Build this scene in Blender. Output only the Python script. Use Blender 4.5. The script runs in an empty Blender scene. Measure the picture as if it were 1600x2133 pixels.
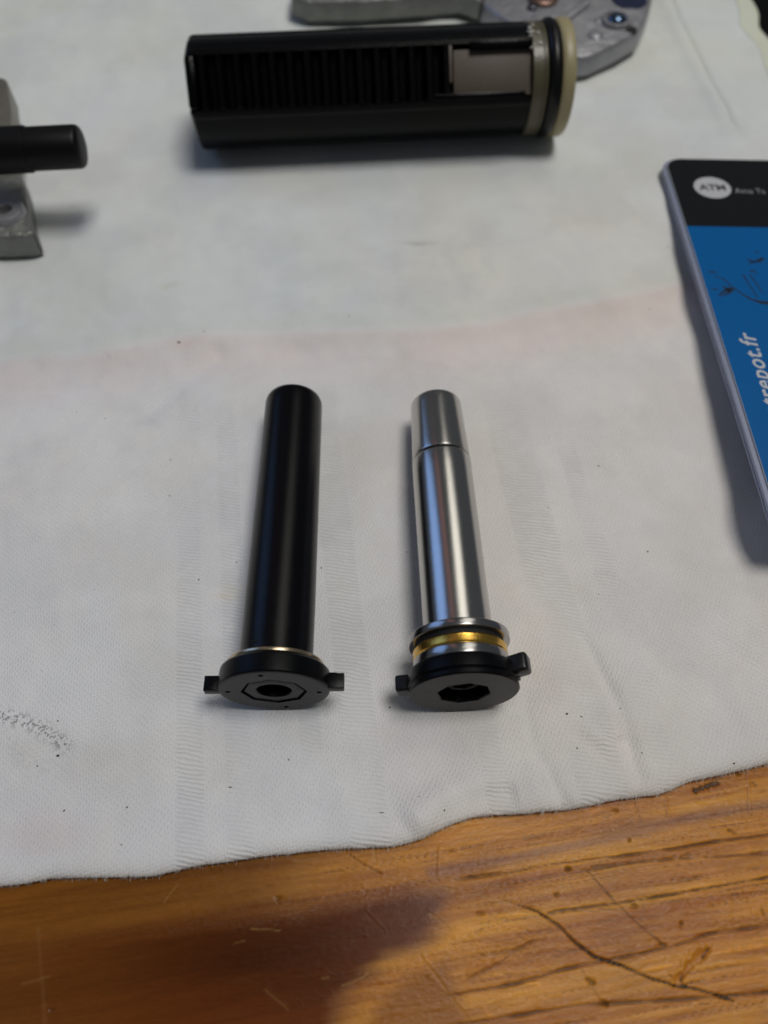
import bpy, bmesh, math, random
import numpy as np
from mathutils import Matrix, Vector

random.seed(7); rng = np.random.RandomState(11)
S = 0.001                                   # every shape below is written in millimetres
scene = bpy.context.scene
COL = scene.collection

# ------------------------------------------------------------------ camera
cam_d = bpy.data.cameras.new('camera'); cam = bpy.data.objects.new('camera', cam_d); COL.objects.link(cam)
cam.location = (0, 0, 0.098); cam.rotation_euler = (math.radians(30), 0, 0)
cam_d.sensor_fit = 'VERTICAL'; cam_d.sensor_height = 24.0; cam_d.lens = 18.0
cam_d.clip_start = 0.005; cam_d.clip_end = 20
cam_d.dof.use_dof = True; cam_d.dof.focus_distance = 0.099; cam_d.dof.aperture_fstop = 18.0 / 1.6
scene.camera = cam

# ------------------------------------------------------------------ light of the room
world = bpy.data.worlds.new('World'); scene.world = world; world.use_nodes = True
wb = world.node_tree.nodes['Background']; wb.inputs[0].default_value = (0.85, 0.92, 1.0, 1); wb.inputs[1].default_value = 0.075
scene.view_settings.view_transform = 'Standard'; scene.view_settings.look = 'None'
scene.view_settings.exposure = 0.11; scene.view_settings.gamma = 1.0

def area_lamp(name, direction, dist, sx, sy, radiance, color):
    d = Vector(direction).normalized()
    l = bpy.data.lights.new(name, 'AREA'); l.shape = 'RECTANGLE'; l.size = sx; l.size_y = sy
    l.energy = radiance * math.pi * sx * sy; l.color = color
    o = bpy.data.objects.new(name, l); COL.objects.link(o)
    o.location = d * dist
    o.rotation_euler = d.to_track_quat('Z', 'Y').to_euler()
    return o
def dirn(side, fwd):                         # degrees from the zenith, to the right and away from the viewer
    return (math.tan(math.radians(side)), math.tan(math.radians(fwd)), 1)
area_lamp('ceiling_lamp', dirn(13, 4), 1.4, 0.42, 0.42, 14.0, (1.0, 0.97, 0.94))
area_lamp('ceiling_glow', (0.30, 0.62, 1.0), 1.7, 0.58, 0.75, 1.45, (1.0, 0.965, 0.87))
area_lamp('ceiling_glow', dirn(20, 8), 1.7, 0.80, 0.50, 1.0, (1.0, 0.92, 0.83))
area_lamp('window', (-0.95, 0.62, 0.62), 1.6, 0.62, 0.80, 1.0, (0.27, 0.48, 1.0))
area_lamp('red_curtain', (-0.42, 0.72, 1.0), 1.7, 0.20, 0.55, 0.27, (1.0, 0.38, 0.32))

# ------------------------------------------------------------------ node helpers
def new_mat(name):
    m = bpy.data.materials.new(name); m.use_nodes = True
    nt = m.node_tree; return m, nt, nt.nodes['Principled BSDF']
def node(nt, t, **kw):
    n = nt.nodes.new(t)
    for k, v in kw.items():
        if k in n.inputs: n.inputs[k].default_value = v
        else: setattr(n, k, v)
    return n
def coords(nt, scale=1000.0, rot=(0, 0, 0), stretch=(1, 1, 1)):
    tc = node(nt, 'ShaderNodeTexCoord'); mp = node(nt, 'ShaderNodeMapping')
    mp.inputs['Scale'].default_value = tuple(scale * s for s in stretch); mp.inputs['Rotation'].default_value = rot
    nt.links.new(tc.outputs['Object'], mp.inputs[0]); return mp.outputs[0]
def mathn(nt, op, a, b=None, c=None):
    n = node(nt, 'ShaderNodeMath', operation=op)
    for i, v in enumerate((a, b, c)):
        if v is None: continue
        if isinstance(v, (int, float)): n.inputs[i].default_value = v
        else: nt.links.new(v, n.inputs[i])
    return n.outputs[0]
def mixc(nt, fac, a, b, blend='MIX'):
    n = node(nt, 'ShaderNodeMix', data_type='RGBA', blend_type=blend)
    for i, v in ((0, fac), (6, a), (7, b)):
        if isinstance(v, (int, float)): n.inputs[i].default_value = v
        elif isinstance(v, tuple): n.inputs[i].default_value = v if len(v) == 4 else v + (1,)
        else: nt.links.new(v, n.inputs[i])
    return n.outputs[2]
def simple(name, color, rough=0.4, metal=0.0, bump=0.0, bscale=3.0, spec=0.5, rvar=0.0, cvar=0.0, aniso=None, coat=0.0, trans=0.0, sub=0.0, dust=0.0):
    m, nt, b = new_mat(name)
    b.inputs['Base Color'].default_value = (*color, 1); b.inputs['Roughness'].default_value = rough
    b.inputs['Metallic'].default_value = metal; b.inputs['Specular IOR Level'].default_value = spec
    b.inputs['Coat Weight'].default_value = coat; b.inputs['Transmission Weight'].default_value = trans
    if sub: b.inputs['Subsurface Weight'].default_value = sub; b.inputs['Subsurface Radius'].default_value = (.002, .0018, .001)
    v = coords(nt)
    if bump or rvar or cvar:
        n = node(nt, 'ShaderNodeTexNoise', Scale=bscale, Detail=5.0, Roughness=0.62); nt.links.new(v, n.inputs['Vector'])
    if bump:
        bp = node(nt, 'ShaderNodeBump', Strength=1.0, Distance=bump * S); nt.links.new(n.outputs[0], bp.inputs['Height'])
        nt.links.new(bp.outputs[0], b.inputs['Normal'])
    if rvar:
        n2 = node(nt, 'ShaderNodeTexNoise', Scale=0.6, Detail=6.0, Roughness=0.7); nt.links.new(v, n2.inputs['Vector'])
        r = mathn(nt, 'MULTIPLY_ADD', n2.outputs[0], rvar * 2, rough - rvar); nt.links.new(r, b.inputs['Roughness'])
    if dust:
        nd = node(nt, 'ShaderNodeTexNoise', Scale=7.0, Detail=4.0, Roughness=.8); nt.links.new(v, nd.inputs['Vector'])
        nf = node(nt, 'ShaderNodeTexNoise', Scale=.45, Detail=4.0, Roughness=.7); nt.links.new(v, nf.inputs['Vector'])
        th = mathn(nt, 'MULTIPLY', mathn(nt, 'GREATER_THAN', nd.outputs[0], .70), mathn(nt, 'GREATER_THAN', nf.outputs[0], .50))
        nt.links.new(mixc(nt, mathn(nt, 'MULTIPLY', th, dust), color, (.30, .28, .26)), b.inputs['Base Color'])
    if cvar:
        n3 = node(nt, 'ShaderNodeTexNoise', Scale=bscale * .35, Detail=6.0, Roughness=0.7); nt.links.new(v, n3.inputs['Vector'])
        f = mathn(nt, 'MULTIPLY_ADD', n3.outputs[0], cvar * 2, 1 - cvar)
        c = mixc(nt, 1.0, color, f, 'MULTIPLY'); nt.links.new(c, b.inputs['Base Color'])
    return m

# ------------------------------------------------------------------ mesh helpers
def obj(name, verts, faces, mat, parent=None, angle=35, smooth=True):
    me = bpy.data.meshes.new(name)
    v = np.asarray(verts, dtype=float).reshape(-1, 3) * S
    me.from_pydata(v.tolist(), [], [tuple(int(i) for i in f) for f in faces]); me.update()
    bm = bmesh.new(); bm.from_mesh(me); bmesh.ops.recalc_face_normals(bm, faces=bm.faces); bm.to_mesh(me); bm.free()
    if mat: me.materials.append(mat)
    if smooth:
        me.polygons.foreach_set('use_smooth', [True] * len(me.polygons)); me.set_sharp_from_angle(angle=math.radians(angle))
    o = bpy.data.objects.new(name, me); COL.objects.link(o)
    if parent: o.parent = parent
    return o
def tag(o, label=None, cat=None, group=None, kind=None):
    if label: o['label'] = label
    if cat: o['category'] = cat
    if group: o['group'] = group
    if kind: o['kind'] = kind
    return o
def empty(name, loc, rot=(0, 0, 0)):
    o = bpy.data.objects.new(name, None); o.empty_display_size = .005; COL.objects.link(o)
    o.location = tuple(c * S for c in loc); o.rotation_euler = tuple(math.radians(a) for a in rot); return o
def loft(rings, closed=True, caps=(True, True), wrap=False):
    n = len(rings[0]); V = np.concatenate([np.asarray(r, float) for r in rings]); F = []
    m = len(rings)
    for i in range(m if wrap else m - 1):
        a, b = i * n, ((i + 1) % m) * n
        for j in range(n if closed else n - 1):
            k = (j + 1) % n; F.append((a + j, a + k, b + k, b + j))
    if caps[0] and not wrap: F.append(tuple(range(n)))
    if caps[1] and not wrap: F.append(tuple(range((m - 1) * n, m * n)))
    return V, F
def lathe(profile, n=96, axis='Y', rfun=None, caps=(True, True), wrap=False):
    """profile: list of (position along the axis, radius)"""
    th = np.linspace(0, 2 * np.pi, n, endpoint=False); rings = []
    for p in profile:
        y, r = p[0], p[1]
        rr = np.full(n, r, float) if len(p) < 3 else r * p[2](th)
        c, s = rr * np.cos(th), rr * np.sin(th); a = np.full(n, y, float)
        rings.append(np.stack({'Y': (c, a, s), 'X': (a, c, s), 'Z': (c, s, a)}[axis], 1))
    return loft(rings, caps=caps, wrap=wrap)
def rounded(y0, y1, r, e, inner=None, k=3):
    """profile of a rim with rounded edges"""
    p = []
    for i in range(k + 1):
        a = math.pi / 2 * i / k; p.append((y0 + e - e * math.cos(a), r - e + e * math.sin(a)))
    for i in range(k + 1):
        a = math.pi / 2 * i / k; p.append((y1 - e + e * math.sin(a), r - e + e * math.cos(a)))
    if inner is not None: p = [(y0, inner)] + p + [(y1, inner)]
    return p
def ngon_r(k, ph=0.0):                       # radius factor of a regular polygon, 1 = inradius
    return lambda th: 1 / np.cos(((th - ph + math.pi / k) % (2 * math.pi / k)) - math.pi / k)
def bevel_box(cx, cy, cz, sx, sy, sz, b=0.15, seg=2):
    bm = bmesh.new(); bmesh.ops.create_cube(bm, size=1)
    bmesh.ops.scale(bm, vec=(sx, sy, sz), verts=bm.verts); bmesh.ops.translate(bm, vec=(cx, cy, cz), verts=bm.verts)
    bmesh.ops.bevel(bm, geom=bm.edges[:], offset=b, segments=seg, profile=.5, affect='EDGES')
    V = [tuple(v.co) for v in bm.verts]; F = [tuple(v.index for v in f.verts) for f in bm.faces]; bm.free(); return V, F
def prism(poly, z0, z1, bev=0.3, taper=0.0, seg=2):
    bm = bmesh.new(); vs = [bm.verts.new((x, y, z0)) for x, y in poly]; f = bm.faces.new(vs)
    r = bmesh.ops.extrude_face_region(bm, geom=[f]); top = [e for e in r['geom'] if isinstance(e, bmesh.types.BMVert)]
    c = sum((v.co for v in top), Vector()) / len(top)
    for v in top:
        v.co.z = z1
        if taper: v.co.x += (c.x - v.co.x) * taper; v.co.y += (c.y - v.co.y) * taper
    bmesh.ops.recalc_face_normals(bm, faces=bm.faces)
    if bev: bmesh.ops.bevel(bm, geom=bm.edges[:], offset=bev, segments=seg, profile=.5, affect='EDGES')
    bm.verts.index_update()
    V = [tuple(v.co) for v in bm.verts]; F = [tuple(v.index for v in f.verts) for f in bm.faces]; bm.free(); return V, F
def join(*parts):
    V = []; F = []
    for v, f in parts:
        k = len(V); V += [tuple(p) for p in v]; F += [tuple(i + k for i in q) for q in f]
    return V, F
def carve(o, shapes):
    """subtract closed shapes from a mesh and throw the cutters away"""
    for V, F in shapes:
        c = obj('cutter', V, F, None, smooth=False); c.parent = o.parent
        m = o.modifiers.new('cut', 'BOOLEAN'); m.operation = 'DIFFERENCE'; m.object = c; m.solver = 'EXACT'
        dg = bpy.context.evaluated_depsgraph_get(); me = bpy.data.meshes.new_from_object(o.evaluated_get(dg))
        o.modifiers.clear(); old = o.data; o.data = me; me.name = old.name
        bpy.data.objects.remove(c)
    o.data.polygons.foreach_set('use_smooth', [True] * len(o.data.polygons)); o.data.set_sharp_from_angle(angle=math.radians(30))

# ------------------------------------------------------------------ noise for sheets (mm)
def vnoise(x, y, seed=0):
    xi = np.floor(x).astype(np.int64); yi = np.floor(y).astype(np.int64); fx = x - xi; fy = y - yi
    fx = fx * fx * (3 - 2 * fx); fy = fy * fy * (3 - 2 * fy)
    def h(a, b):
        n = (a * 374761393 + b * 668265263 + seed * 1442695041) & 0xffffffff
        n = ((n ^ (n >> 13)) * 1274126177) & 0xffffffff
        return ((n ^ (n >> 16)) & 0xffff) / 65535.0
    return (h(xi, yi) * (1 - fx) + h(xi + 1, yi) * fx) * (1 - fy) + (h(xi, yi + 1) * (1 - fx) + h(xi + 1, yi + 1) * fx) * fy
def fbm(x, y, seed=0, oct=4, gain=.5):
    s = 0; a = 1; t = 0
    for i in range(oct):
        s = s + a * vnoise(x * 2 ** i, y * 2 ** i, seed + i * 17); t += a; a *= gain
    return s / t - .5
def seg_dist(X, Y, pts):
    """distance to a polyline, signed distance across it and the fraction along it"""
    best = np.full(X.shape, 1e9); side = np.zeros(X.shape); along = np.zeros(X.shape)
    pts = np.asarray(pts, float); L = np.hypot(*(pts[1:] - pts[:-1]).T); tot = L.sum(); acc = 0
    for (a, b), l in zip(zip(pts[:-1], pts[1:]), L):
        d = b - a; t = np.clip(((X - a[0]) * d[0] + (Y - a[1]) * d[1]) / (l * l), 0, 1)
        dx = X - a[0] - t * d[0]; dy = Y - a[1] - t * d[1]; r = np.hypot(dx, dy)
        k = r < best; best = np.where(k, r, best)
        side = np.where(k, (d[0] * dy - d[1] * dx) / l, side); along = np.where(k, (acc + t * l) / tot, along); acc += l
    return best, side, along
def inside_dist(X, Y, poly):                 # > 0 inside
    d, _, _ = seg_dist(X, Y, list(poly) + [poly[0]])
    ins = np.zeros(X.shape, bool); n = len(poly)
    for i in range(n):
        (x1, y1), (x2, y2) = poly[i], poly[(i + 1) % n]
        if y1 == y2: continue
        c = ((y1 > Y) != (y2 > Y)) & (X < (x2 - x1) * (Y - y1) / (y2 - y1) + x1); ins ^= c
    return np.where(ins, d, -d)
def smooth01(x): x = np.clip(x, 0, 1); return x * x * (3 - 2 * x)
def sheet(name, X, Y, Z, mat, attrs, parent=None):
    ny, nx = X.shape; me = bpy.data.meshes.new(name)
    V = np.stack([X, Y, Z], -1).reshape(-1, 3) * S
    i = np.arange((ny - 1) * (nx - 1)); r = i // (nx - 1); c = i % (nx - 1); a = r * nx + c
    Q = np.stack([a, a + 1, a + nx + 1, a + nx], 1).astype(np.int32)
    me.vertices.add(len(V)); me.vertices.foreach_set('co', V.astype(np.float32).ravel())
    me.loops.add(Q.size); me.loops.foreach_set('vertex_index', Q.ravel())
    me.polygons.add(len(Q)); me.polygons.foreach_set('loop_start', (np.arange(len(Q)) * 4).astype(np.int32))
    me.polygons.foreach_set('use_smooth', np.ones(len(Q), bool))
    for k, A in attrs.items():
        if A.ndim == 3:
            at = me.attributes.new(k, 'FLOAT_COLOR', 'POINT')
            at.data.foreach_set('color', np.concatenate([A.reshape(-1, 3), np.ones((len(V), 1))], 1).astype(np.float32).ravel())
        else:
            at = me.attributes.new(k, 'FLOAT', 'POINT'); at.data.foreach_set('value', A.astype(np.float32).ravel())
    me.update(calc_edges=True); me.validate(); me.materials.append(mat)
    o = bpy.data.objects.new(name, me); COL.objects.link(o)
    if parent: o.parent = parent
    return o

# ================================================================== the setting
# ---- floor far below
fm = simple('dark_floor', (0.008, 0.007, 0.007), rough=.8, bump=.3, bscale=.1)
fl = obj('floor', [(-3000, -3000, -740), (3000, -3000, -740), (3000, 3000, -740), (-3000, 3000, -740)], [(0, 1, 2, 3)], fm, smooth=False)
tag(fl, kind='structure')

# ---- table top of worn varnished pine
TZ = -1.3
xs = np.unique(np.concatenate([np.arange(-140, -58, 2.5), np.arange(-58, 58, .15), np.arange(58, 91.1, 2.5)]))
ys = np.unique(np.concatenate([np.arange(-60, -16, 2.0), np.arange(-16, 25, .15), np.arange(25, 260, 5)]))
X, Y = np.meshgrid(xs, ys)
al = math.radians(8.0)
wx = X + 0; warp = 1.6 * fbm(X / 40, Y / 26, 5, 3) + .35 * fbm(X / 12, Y / 6, 9, 3)
G = -X * math.sin(al) + Y * math.cos(al) + warp          # across the grain
T = X * math.cos(al) + Y * math.sin(al)                  # along the grain
grain = fbm(T / 28, G / 1.6, 21, 5, .6); fine = fbm(T / 6, G / .35, 31, 3); pores = fbm(T / 2.2, G / .22, 41, 2)
mott = fbm(X / 9, Y / 7, 51, 4)
pale = np.array([.60, .25, .022]); deep = np.array([.31, .090, .005])
m = smooth01(.5 + 1.5 * grain + .5 * fine)[..., None]
C = pale * m + deep * (1 - m)
C = C * (1 + .35 * mott[..., None] + .22 * pores[..., None])
lines = np.exp(-(np.abs(fbm(T / 34, G / .9, 81, 3, .5)) / .012) ** 2) * smooth01(.5 + 3 * fbm(T / 9, G / 4, 83, 2))
lines2 = np.exp(-(np.abs(fbm(T / 20, G / 1.7, 85, 2, .5)) / .008) ** 2) * smooth01(.4 + 3 * fbm(T / 7, G / 3, 87, 2))
lines = np.maximum(lines, .8 * np.exp(-(np.abs(fbm(T / 45, G / .55, 181, 3, .5)) / .010) ** 2) * smooth01(.35 + 3 * fbm(T / 12, G / 3, 183, 2)))
big = fbm(X / 22, Y / 9, 401, 3)[..., None]
C = C * (1 - .5 * lines[..., None]) * (1 + .35 * lines2[..., None]) * (1 + np.array([.35, .55, .8]) * big)
crk = np.clip(1 - np.abs(fbm(T / 2.4 + .6 * warp, G / .75, 301, 3, .55)) * 9, 0, 1) ** 2 * smooth01(.35 + 3.0 * fbm(X / 7, Y / 5, 303, 2))
lump = fbm(T / 2.6, G / .55, 89, 4, .6)
H = -.05 * lines + .035 * lines2 + .06 * lump + .045 * crk + .05 * grain + .028 * fbm(X / 1.3, Y / .8, 61, 3) + .012 * fine
rip = np.zeros_like(X)
def pg(*pts): return list(pts)
dark = pg((-57.84, 2.61), (-38.41, 3.58), (-31.35, 4.01), (-11.12, 5.89), (-2.24, 6.99), (3.38, 8.21), (7.3, 7.7), (8.44, 5.69), (7.91, 2.61), (6.2, 0.57), (3.75, -0.68), (0.8, -1.83), (-1.68, -3.63), (-3.38, -5.62), (-5.59, -9.24), (-4.72, -20.85), (-50.75, -24.36))  # outline of the dark reflection of phone and photographer, painted into the wood
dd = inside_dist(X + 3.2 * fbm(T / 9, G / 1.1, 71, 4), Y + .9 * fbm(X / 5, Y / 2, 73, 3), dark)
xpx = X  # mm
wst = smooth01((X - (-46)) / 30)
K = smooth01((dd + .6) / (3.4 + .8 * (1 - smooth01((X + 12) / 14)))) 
dark_refl_c = np.array([.135, .034, .0060]) * wst[..., None] + np.array([.15, .052, .010]) * (1 - wst[..., None])
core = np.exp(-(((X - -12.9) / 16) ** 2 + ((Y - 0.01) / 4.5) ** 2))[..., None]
dark_refl_c = dark_refl_c * (1 - .55 * core)
dark_refl_c = dark_refl_c * (1 + .5 * grain[..., None] + .25 * fine[..., None])
amber = np.array([.30, .105, .008])
am = smooth01((inside_dist(X, Y, [(-3.27, -10.89), (-1.31, -4.74), (2.13, -1.83), (7.26, 0.01), (8.44, -3.19), (10.57, -10.89)]) + .6) / 2.2)[..., None]
C = C * (1 - am) + amber * (1 + .4 * grain[..., None]) * am
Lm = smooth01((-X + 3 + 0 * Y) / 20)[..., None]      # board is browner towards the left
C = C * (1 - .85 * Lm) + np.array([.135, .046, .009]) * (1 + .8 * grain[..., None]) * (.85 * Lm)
C = C * (1 - K[..., None]) + dark_refl_c * K[..., None]
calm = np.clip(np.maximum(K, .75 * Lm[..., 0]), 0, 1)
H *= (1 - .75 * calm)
# purplish streak along the grain
d, s, t = seg_dist(X, Y, [(5.63, 8.31), (16.5, 10.12), (25.87, 11.96), (37.28, 14.39), (49.43, 16.32)])
k = np.exp(-(d / .75) ** 2)[..., None] * .62; C = C * (1 - k) + np.array([.20, .085, .06]) * k
def groove(pts, w, depth, col, strength=1.0, ridge=0.0, wob=.12, seed=0):
    global C, H
    jx = wob * fbm(X / 1.1, Y / 1.1, 200 + seed, 3); jy = wob * fbm(X / 1.1, Y / 1.1, 300 + seed, 3)
    d, s, t = seg_dist(X + jx, Y + jy, pts)
    ww = .82 * w * (.55 + .9 * smooth01(vnoise(t * 17, t * 0 + seed, 7))) * (smooth01(t / .06) * .8 + .2) * (smooth01((1 - t) / .06) * .8 + .2)
    k = np.exp(-(d / ww) ** 3) * strength * (.55 + .45 * smooth01(vnoise(t * 31, t * 0 + seed + 50, 9) * 1.6))
    H = H - depth * k + ridge * np.exp(-((s - ww * 1.7) / (ww * 1.1)) ** 2) * (d < 4 * ww)
    if col is not None:
        k3 = np.clip(k, 0, 1)[..., None]; C = C * (1 - k3) + np.array(col) * k3
black = (.012, .010, .007); brown = (.13, .042, .010); paleg = (.52, .33, .11)
groove([(0.0, 8.21), (8.37, 6.54), (12.22, 5.79), (15.75, 4.9)], .10, .05, (.40, .22, .08), .55, .03, seed=1)
groove([(15.22, 5.09), (17.63, 4.31), (19.95, 2.95), (21.65, 1.18), (23.63, -0.17), (26.7, -1.1), (29.7, -2.28), (32.33, -2.96), (34.29, -3.19), (36.28, -3.72), (38.49, -4.43)], .15, .12, (.003, .003, .003), 1.6, .0, seed=2)
groove([(31.68, -3.01), (35.51, -2.38)], .10, .12, black, .8, seed=3)
groove([(23.83, 8.72), (26.37, 5.69), (29.0, 3.09), (31.76, 0.85)], .12, .08, (.10, .035, .009), .95, .03, seed=4)
groove([(3.88, 0.25), (6.85, -3.28), (9.58, -6.35)], .13, .07, (.45, .2, .04), .7, .05, seed=5)
groove([(7.58, 7.59), (14.66, 8.41), (19.83, 9.34), (31.38, 10.59), (40.22, 11.85), (48.51, 12.82)], .16, .12, (.09, .032, .008), 1.0, .03, seed=6)
groove([(24.04, 9.03), (34.1, 9.86), (46.77, 10.53)], .11, .09, (.11, .04, .01), .9, seed=7)
groove([(18.17, 4.21), (27.7, 5.29), (35.12, 6.38), (46.15, 8.1)], .13, .12, (.06, .028, .010), 1.0, .02, seed=8)
groove([(6.83, -3.9), (14.82, -2.65), (20.27, -1.28), (25.74, -0.36), (32.41, 0.85), (37.0, 2.13), (46.0, 3.24)], .19, .12, (.09, .032, .008), .95, 0, seed=9)
groove([(7.24, -6.53), (12.98, -5.83), (20.91, -4.74), (32.52, -4.17), (44.26, -3.37)], .15, .12, (.08, .035, .012), .9, seed=10)
groove([(9.8, 2.18), (14.25, 3.43), (20.94, 4.31), (28.71, 4.7)], .09, .07, brown, .6, seed=11)
groove([(6.49, 0.95), (16.32, 2.13), (27.43, 3.58), (38.59, 4.4)], .08, .06, brown, .5, seed=12)
groove([(11.41, 10.64), (23.03, 12.23), (34.87, 14.01), (46.94, 15.77)], .08, .05, brown, .5, seed=13)
groove([(9.01, -2.38), (12.84, -0.82), (14.82, 0.48), (17.25, 1.61)], .22, .08, brown, .55, .05, seed=14)
groove([(18.5, 4.7), (20.13, 5.99), (21.61, 7.19)], .07, .05, paleg, .6, .04, seed=15)
groove([(21.84, 7.19), (22.6, 5.29)], .07, .05, brown, .6, .02, seed=16)
groove([(32.0, -2.74), (34.22, -0.91), (36.7, 0.71)], .42, .30, (.42, .15, .03), .75, .10, wob=.3, seed=17)
groove([(35.51, -0.36), (36.58, 0.67)], .16, .12, black, .9, seed=18)
groove([(32.62, -2.56), (33.16, -1.92)], .16, .12, black, .8, seed=19)
groove([(-48.1, 6.99), (-3.43, 10.9), (-1.14, 10.06), (1.7, 9.03), (5.65, 8.72)], .06, .03, brown, .3, seed=20)
groove([(-4.28, 10.48), (-2.27, 9.23), (0.0, 8.21)], .12, .08, (.06, .02, .006), .6, .05, seed=21)
groove([(-39.61, 3.58), (-38.23, -0.91), (-36.42, -6.7)], .25, .01, (.26, .13, .05), .22, seed=22)
groove([(30.69, 16.88), (31.01, 15.21), (31.27, 14.01)], .07, .06, (.08, .03, .01), .7, .04, seed=23)
groove([(34.49, 16.66), (34.36, 14.39)], .12, .06, (.2, .07, .02), .6, .06, seed=24)
groove([(45.26, 19.85), (44.33, 14.66)], .10, .05, (.2, .07, .02), .6, .05, seed=25)
groove([(38.03, 17.56), (39.78, 18.01), (41.69, 18.58)], .38, .12, (.02, .014, .008), .95, wob=.3, seed=26)
for i, (px, py, w, hgt, c) in enumerate([ ((21.8, 8.72), 0, .55, .35, .9), ((28.86, 4.94), 0, .50, .36, .7), ((41.83, 12.87), 0, .5, .2, .8), ((34.01, 3.0), 0, .22, .4, .8),
        ((22.88, -2.51), 0, .45, .35, .8), ((24.17, -4.61), 0, .50, .45, .95), ((11.12, 4.21), 0, .5, .35, .5), ((31.37, 1.09), 0, .4, .3, .8), ((29.31, 11.91), 0, .35, .22, .8),
        ((28.28, 15.38), 0, .4, .25, .8), ((20.14, 6.04), 0, .25, .25, .8), ((7.89, 10.9), 0, .35, .2, .5), ((-12.22, 5.79), 0, .6, .22, .6), ((-36.07, -5.18), 0, .4, .3, .7), ((-35.26, 1.04), 0, .5, .2, .5),
        ((4.67, -2.06), 0, .25, .2, .8), ((43.55, 4.4), 0, .25, .4, .7), ((44.16, 19.5), 0, .5, .3, .8), ((45.71, 18.47), 0, .3, .3, .7)]):
    x0, y0 = px; q = np.hypot((X - x0 + 1.1 * fbm(X * 1.3, Y * 1.8, 90 + i, 3)) / (w * .8), (Y - y0 + .6 * fbm(X * 1.3, Y * 1.3, 95 + i, 3)) / (hgt * .7))
    k = np.exp(-q ** 3) * c; H = H - .22 * k; C = C * (1 - k[..., None] * .9) + np.array([.05, .024, .010]) * k[..., None] * .9
# short scratches and chatter marks
for i in range(90):
    x0 = rng.uniform(4, 46) if i < 56 else rng.uniform(-40, 4); y0 = rng.uniform(-6, 12) + (.12 * x0 if x0 > 0 else 0)
    a = rng.choice([al + rng.normal(0, .12), rng.uniform(-1.9, 1.2)], p=[.75, .25]); l = rng.uniform(.3, 1.8)
    xa, xb = np.searchsorted(xs, [x0 - 4, x0 + 4]); ya, yb = np.searchsorted(ys, [y0 - 4, y0 + 4])
    sx, sy = X[ya:yb, xa:xb], Y[ya:yb, xa:xb]
    if sx.size == 0: continue
    d, s, t = seg_dist(sx + .1 * fbm(sx, sy, 400 + i, 2), sy + .3 * fbm(sx / 1.2, sy / 1.2, 500 + i, 2), [(x0 - l * math.cos(a), y0 - l * math.sin(a)), (x0 + l * math.cos(a), y0 + l * math.sin(a))])
    w = rng.uniform(.06, .13); k = np.exp(-(d / w) ** 2) * rng.uniform(.2, .55)
    H[ya:yb, xa:xb] -= .04 * k; H[ya:yb, xa:xb] += .025 * np.exp(-((s - 2 * w) / w) ** 2) * (d < 4 * w) * .7
    cc = np.array(brown if rng.rand() < .6 else paleg); C[ya:yb, xa:xb] = C[ya:yb, xa:xb] * (1 - .6 * k[..., None]) + cc * .6 * k[..., None]
Zt = TZ + H
C = np.clip(C, .002, .9)
# edges of the board: turn the outer rows down
Zt[:, 0] = TZ - 28; Zt[:, -1] = TZ - 28; Zt[0, :] = TZ - 28; Zt[-1, :] = TZ - 28
wm, nt, b = new_mat('varnished_pine')
at = node(nt, 'ShaderNodeAttribute', attribute_name='tint')
v = coords(nt, rot=(0, 0, -al), stretch=(.25, 1.7, 1)); n1 = node(nt, 'ShaderNodeTexNoise', Scale=3.0, Detail=6.0, Roughness=.7); nt.links.new(v, n1.inputs['Vector'])
f = mathn(nt, 'MULTIPLY_ADD', n1.outputs[0], .45, .78); nt.links.new(mixc(nt, 1.0, at.outputs['Color'], f, 'MULTIPLY'), b.inputs['Base Color'])
ca_ = node(nt, 'ShaderNodeAttribute', attribute_name='calm').outputs['Fac']
v2 = coords(nt, stretch=(.8, 1.5, 1)); n2 = node(nt, 'ShaderNodeTexNoise', Scale=2.2, Detail=5.0, Roughness=.6, Distortion=.6); nt.links.new(v2, n2.inputs['Vector'])
ca = node(nt, 'ShaderNodeAttribute', attribute_name='calm')
nt.links.new(mathn(nt, 'MULTIPLY_ADD', ca_, -.05, .12), b.inputs['Specular IOR Level'])
bs = mathn(nt, 'MULTIPLY_ADD', ca.outputs['Fac'], -.8, 1.0)
wv3 = coords(nt, rot=(0, 0, -al), stretch=(.55, 1.25, 1)); n4 = node(nt, 'ShaderNodeTexNoise', Scale=1.5, Detail=7.0, Roughness=.66, Distortion=1.6); nt.links.new(wv3, n4.inputs['Vector'])
cb = node(nt, 'ShaderNodeBump', Distance=.16 * S); nt.links.new(mathn(nt, 'MULTIPLY_ADD', ca_, -.85, 1.0), cb.inputs['Strength']); nt.links.new(n4.outputs[0], cb.inputs['Height']); nt.links.new(cb.outputs[0], b.inputs['Coat Normal'])
nt.links.new(mathn(nt, 'MULTIPLY_ADD', ca_, -.22, .28), b.inputs['Coat Weight']); b.inputs['Coat Roughness'].default_value = .13
bp = node(nt, 'ShaderNodeBump', Distance=.05 * S); nt.links.new(bs, bp.inputs['Strength']); nt.links.new(n2.outputs[0], bp.inputs['Height']); nt.links.new(bp.outputs[0], b.inputs['Normal'])
nt.links.new(mathn(nt, 'MULTIPLY_ADD', n1.outputs[0], .25, .15), b.inputs['Roughness'])
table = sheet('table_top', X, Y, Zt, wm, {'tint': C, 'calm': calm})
tag(table, kind='structure')

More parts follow.
